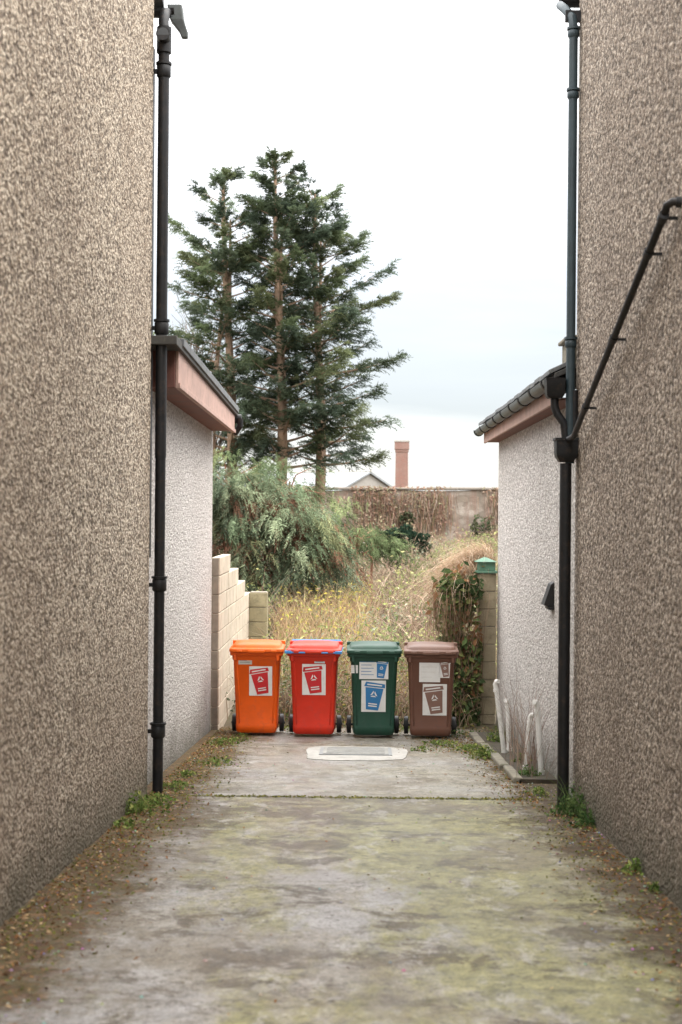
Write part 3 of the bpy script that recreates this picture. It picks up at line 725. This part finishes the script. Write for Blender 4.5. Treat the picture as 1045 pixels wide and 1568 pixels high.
def bush(name,blobs,cols,size=.035,stick=None):
    parts=[]
    for (cx,cy,cz,rx,ry,rz,m) in blobs:
        d=nrm(rng.normal(0,1,(m,3))); P=np.array([cx,cy,cz])+d*(.5+.5*rng.random((m,1))**.6)*np.array([rx,ry,rz])*(1+.18*np.sin(d[:,:1]*7+cx)+.15*np.sin(d[:,2:]*9+cy))
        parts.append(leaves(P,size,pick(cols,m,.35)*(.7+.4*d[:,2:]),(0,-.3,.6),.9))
    if stick:
        for (cx,cy,cz,rx,ry,rz,m) in blobs:
            k=max(20,m//12); P=np.stack([cx+rng.normal(0,rx*.45,k),cy+rng.normal(0,ry*.45,k),np.full(k,cz-rz)],1)
            parts.append(blades(P,rz*(1.3+.9*rng.random(k)),.1+.5*rng.random(k),np.full(k,.014),pick(stick,k),seg=4))
    npmesh(name,*join(parts),M_fol)
bush('ivy',[(1.05,36.7,.88,.55,.25,.30,2600),(1.35,36.7,.60,.36,.25,.34,1300),(.75,36.7,.98,.3,.2,.16,600)],[(.035,.06,.038),(.05,.08,.048),(.02,.04,.028)],.05)
bush('wall_ivy',[(1.35,44.8,1.35,.22,.1,.25,260),(3.7,44.7,1.1,.4,.2,.4,300)],[(.08,.11,.06),(.13,.14,.08)],.06)
bush('green_bush',[(1.9,31,.45,.7,.6,.42,1100),(2.9,33,.6,.9,.6,.5,1100),(1.2,28,.15,.5,.5,.35,700)],[(.24,.28,.12),(.30,.32,.15),(.18,.21,.09),(.33,.28,.18)],.030,[(.3,.22,.12),(.42,.34,.2)])
bush('brown_scrub',[(x,41+random.uniform(-1,1.5),.55+random.uniform(-.1,.3),.8,.5,.55,700) for x in (-3,-1.6,-.6,.4,1.3,2.2,3.1,4.1,5.2)],[(.32,.23,.16),(.39,.30,.22),(.26,.20,.13),(.25,.24,.14)],.038,[(.3,.2,.13),(.38,.28,.19),(.22,.13,.09)])
k=5200; P=np.stack([-4+13*rng.random(k),np.full(k,44.86)+rng.normal(0,.03,k),2.28-.15*rng.random(k)-1.1*rng.random(k)**1.5],1)
keep=(np.sin(P[:,0]*1.3)+np.sin(P[:,0]*3.1+1)+rng.normal(0,.6,k))>-.2; P=P[keep]; k=len(P)
c1=blades(P,-(.2+.5*rng.random(k)),-.35*rng.random(k),np.full(k,.026),pick([(.33,.20,.15),(.40,.27,.20),(.27,.17,.12),(.44,.35,.28),(.24,.21,.12)],k))
k=5000; P=np.stack([-4+13*rng.random(k),np.full(k,44.84)+rng.normal(0,.04,k),2.38-1.2*rng.random(k)**1.4],1)
keep=(np.sin(P[:,0]*1.3)+np.sin(P[:,0]*3.1+1)+np.sin(P[:,2]*4+P[:,0])*.6+rng.normal(0,.5,k))>-.1; P=P[keep]; k=len(P)
c2=leaves(P,.05,pick([(.32,.20,.15),(.25,.16,.11),(.28,.26,.16),(.40,.30,.23)],k),(0,-1,.2),.6)
npmesh('dry_creeper',*join([c1,c2]),M_dry)
# dead fern draped behind and beside the pier, sprawling towards the drive
parts=[]
for (cx,cy,cz,n_,s_) in ((1.52,17.95,1.12,380,.07),(1.40,17.95,1.06,460,.08),(1.24,17.7,.95,460,.08),(1.12,17.62,.80,340,.09),(1.0,17.6,.62,240,.10),(1.28,17.6,.78,260,.08)):
    P=np.stack([cx+rng.normal(0,s_,n_),cy+rng.normal(0,.10,n_),cz-.12+rng.normal(0,.06,n_)],1)
    parts.append(blades(P,.10+.22*rng.random(n_),.6+1.6*rng.random(n_),np.full(n_,.009),pick([(.60,.45,.33),(.70,.56,.43),(.46,.32,.22),(.34,.24,.15)],n_),seg=6,curl=1.2,azm=3.4))
k=450; P=np.stack([1.12+rng.normal(0,.18,k),17.6+rng.normal(0,.12,k),.70+rng.normal(0,.16,k)],1)
parts.append(leaves(P,.022,pick([(.56,.41,.29),(.44,.30,.20),(.30,.26,.12)],k),(0,-.3,.8),.8))
k=220; P=np.stack([1.03+rng.normal(0,.16,k),17.35+rng.normal(0,.15,k),.25+.45*rng.random(k)],1)
parts.append(blades(P,-(.2+.5*rng.random(k)),-.25*rng.random(k),np.full(k,.007),pick([(.40,.28,.2),(.25,.16,.1),(.2,.12,.08)],k),seg=4))
npmesh('dead_fern_mound',*join(parts),M_dry)
parts=[]
for i in range(58):
    z=-1.0+1.75*random.random(); cx=1.25-.16*max(0,z)+random.gauss(0,.09); m=random.randint(25,75)
    P=np.array([cx,17.38,z])+rng.normal(0,1,(m,3))*np.array([.075,.06,.09]); P=P[P[:,0]<1.45]; m=len(P)
    if m<3: continue
    parts.append(leaves(P,.045,pick(random.choice([[(.06,.095,.04),(.09,.13,.05)],[(.12,.17,.06),(.20,.22,.08)],[(.045,.07,.03),(.07,.10,.045)],[(.26,.14,.07),(.14,.16,.06)]]),m),(-.3,-.8,.3),.7,.95))
k=260; P=np.stack([1.22+rng.normal(0,.10,k),17.4+rng.normal(0,.06,k),-1.05+.9*rng.random(k)],1)
parts.append(blades(P,.5+.7*rng.random(k),.1+.3*rng.random(k),np.full(k,.009),pick([(.2,.13,.09),(.34,.25,.18)],k),seg=4))
npmesh('climbing_ivy',*join(parts),M_fol)
# ---------------------------------------------------------------- litter and weeds
def strewn(n,xf,y0,y1):
    y=y0+(y1-y0)*rng.random(n); x=xf(n,y); return np.stack([x,y,SL*y+GH+.006+.012*rng.random(n)],1)
LC=[(.20,.095,.04),(.28,.14,.06),(.10,.05,.025),(.38,.27,.15),(.12,.09,.035),(.12,.13,.035)]
P=np.concatenate([strewn(5200,lambda n,y:-1.66+np.abs(rng.normal(0,.22,n)),2,16.5),strewn(4300,lambda n,y:np.where(y>10.7,1.35,1.58)-np.abs(rng.normal(0,.17,n)),2,16.5),
   strewn(120,lambda n,y:rng.uniform(-1.4,1.4,n),5,16.5),strewn(1500,lambda n,y:rng.uniform(-1.6,1.55,n),16.0,17.2),strewn(900,lambda n,y:1.0+rng.normal(0,.28,n),14.2,15.8)])
P[:,0]=np.minimum(P[:,0],1.58)
npmesh('leaf_litter',*leaves(P,.012,pick(LC,len(P),.35),(0,0,1),.35,.8),M_dry)
def stones(name,n):
    V=[];F=[];C=[]
    for i in range(n):
        s=random.choice((-1,1)); y=random.uniform(4,16); x=s*(1.62-abs(random.gauss(0,.22))) if random.random()<.85 else random.uniform(-1.2,1.2)
        x=min(x,1.58)
        r=random.uniform(.004,.011); z=SL*y+GH+r*.3; o=len(V)
        for (a,b_,c) in ((1,0,0),(0,1,0),(-1,0,0),(0,-1,0),(0,0,.8),(0,0,-.8)): V.append((x+a*r*random.uniform(.7,1.3),y+b_*r*random.uniform(.7,1.3),z+c*r))
        F+=[(o,o+1,o+4),(o+1,o+2,o+4),(o+2,o+3,o+4),(o+3,o,o+4)]; C+=[[random.uniform(.2,.5)*q for q in (1,.92,.82)]]*6
    npmesh(name,np.array(V),np.array(F),np.array(C),M_dry)
stones('gravel',900)
def weed(x,y,r,h,n,cols,size=.017):
    z=dz(y) ; d=rng.normal(0,1,(n,2)); P=np.stack([x+d[:,0]*r*.55,y+d[:,1]*r*.7,z+.008+h*rng.random(n)*np.exp(-(d**2).sum(1)*.5)],1)
    P[:,0]=np.clip(P[:,0],-1.64,1.58 if y<10.8 else 1.63)
    l=leaves(P,size,pick(cols,n,.4),(0,-.2,.9),.7,1.0)
    k=n//4; Q=np.stack([x+rng.normal(0,r*.4,k),y+rng.normal(0,r*.4,k),np.full(k,z)],1)
    s=blades(Q,h*(.5+1.0*rng.random(k)),.3+.7*rng.random(k),np.full(k,.006),pick(cols,k),seg=3)
    npmesh('weed_plant',*join([l,s]),M_fol)
GW=[(.10,.15,.04),(.16,.22,.06),(.07,.10,.03),(.26,.27,.09)]
GI=[(.045,.085,.03),(.08,.13,.045),(.12,.17,.06)]
for a in ((-1.6,10.1,.16,.15,230,GW),(-1.52,10.55,.14,.10,150,GW),(-1.58,9.5,.10,.06,70,GW),(-1.5,11.4,.12,.07,90,GW),(-1.35,13.2,.18,.04,130,GW),(-1.45,14.9,.16,.08,130,GW),(-1.3,15.3,.12,.09,90,GW),
  (1.52,10.2,.13,.24,300,GI),(1.55,9.8,.10,.16,140,GI),(1.56,8.1,.06,.09,70,GW),(1.57,7.6,.04,.06,40,GW),(1.2,13.9,.16,.12,280,GW),(1.15,14.5,.2,.07,280,GW),(.85,15.0,.2,.05,180,GW),(.6,14.5,.12,.03,60,GW),(1.45,12.3,.14,.12,190,GI),(1.5,13.3,.12,.13,150,GW),(1.45,15.2,.14,.2,260,GW),(1.0,16.2,.3,.1,240,GI),
  (-.75,16.5,.2,.1,120,GW),(.4,16.6,.2,.1,120,GW),(-1.5,12.2,.1,.05,70,GW),(1.4,11.3,.1,.06,90,GW)):
    weed(*a)
k=90; P=np.stack([1.48+rng.normal(0,.07,k),12.9+rng.normal(0,.5,k),np.full(k,SL*12.9+GH)],1)
npmesh('bare_weed_stems',*blades(P,.35+.8*rng.random(k),.2+.5*rng.random(k),np.full(k,.006),pick([(.22,.15,.12),(.3,.22,.17)],k),seg=5),M_dry)
k=3000; y=np.concatenate([11.01+rng.normal(0,.03,900),rng.uniform(6,16,2100)]); x=np.concatenate([rng.uniform(-1.4,1.4,900),np.where(rng.random(2100)<.5,-1.42+rng.normal(0,.18,2100),1.35+rng.normal(0,.15,2100))])
x=np.clip(x,-1.64,1.57); P=np.stack([x,y,SL*y+GH+.004],1)
npmesh('moss',*leaves(P,.010,pick([(.16,.165,.04),(.24,.225,.06),(.11,.115,.03)],k),(0,0,1),.5,1.1),M_fol)
# ---------------------------------------------------------------- light
az=math.radians(70); el=math.radians(55)
sd=Vector((math.sin(az)*math.cos(el),-math.cos(az)*math.cos(el),math.sin(el)))
su=bpy.data.lights.new('sun','SUN'); su.energy=1.5; su.angle=math.radians(22); su.color=(1,.93,.84)
so=bpy.data.objects.new('sun',su); scene.collection.objects.link(so); so.rotation_euler=sd.to_track_quat('Z','Y').to_euler()
wd=bpy.data.worlds.new('World'); scene.world=wd; wd.use_nodes=True; nt=wd.node_tree; nt.nodes.clear()
out=nt.nodes.new('ShaderNodeOutputWorld'); bg=nt.nodes.new('ShaderNodeBackground'); bg2=nt.nodes.new('ShaderNodeBackground'); ad=nt.nodes.new('ShaderNodeAddShader')
sky=nt.nodes.new('ShaderNodeTexSky'); sky.sky_type='NISHITA'; sky.sun_disc=False; sky.sun_elevation=el; sky.sun_rotation=math.atan2(sd.x,sd.y)
nt.links.new(sky.outputs[0],bg2.inputs[0]); bg2.inputs[1].default_value=.05
n=N(nt); G_=n.tc.outputs['Generated']; z=n.xyz(G_)[2]
mp=nt.nodes.new('ShaderNodeMapping'); mp.inputs['Scale'].default_value=(1,1,4.5); n.L(G_,mp.inputs[0])
cn=n.noise(3.2,5,.55,mp.outputs[0],.3)
zz=n.math('ADD',z,n.math('MULTIPLY',n.math('SUBTRACT',cn,.5),.16))
c=n.ramp(zz,[(0,(.84,.84,.83)),(.045,(.90,.895,.89)),(.075,(.64,.665,.69)),(.13,(.73,.75,.77)),(.20,(.93,.93,.93)),(.30,(1,.985,.965))])
n.put(bg.inputs[0],c); n.put(bg.inputs[1],n.mr(z,.10,.75,1.0,6.2,True))
nt.links.new(bg.outputs[0],ad.inputs[0]); nt.links.new(bg2.outputs[0],ad.inputs[1]); nt.links.new(ad.outputs[0],out.inputs[0])
# ---------------------------------------------------------------- camera
cam=bpy.data.cameras.new('camera'); co=bpy.data.objects.new('camera',cam); scene.collection.objects.link(co)
cam.sensor_fit='VERTICAL'; cam.sensor_height=36; cam.sensor_width=24; cam.lens=50; cam.clip_end=2000; cam.clip_start=.05
co.matrix_world=Matrix.Translation((0,0,1.57))@Matrix.Rotation(math.radians(.92),4,'Z')@Matrix.Rotation(math.radians(90),4,'X')@Matrix.Rotation(math.radians(.5),4,'Z')
cam.dof.use_dof=True; cam.dof.focus_distance=15.8; cam.dof.aperture_fstop=2.8
scene.camera=co
scene.view_settings.view_transform='Standard'; scene.view_settings.look='None'; scene.view_settings.exposure=0
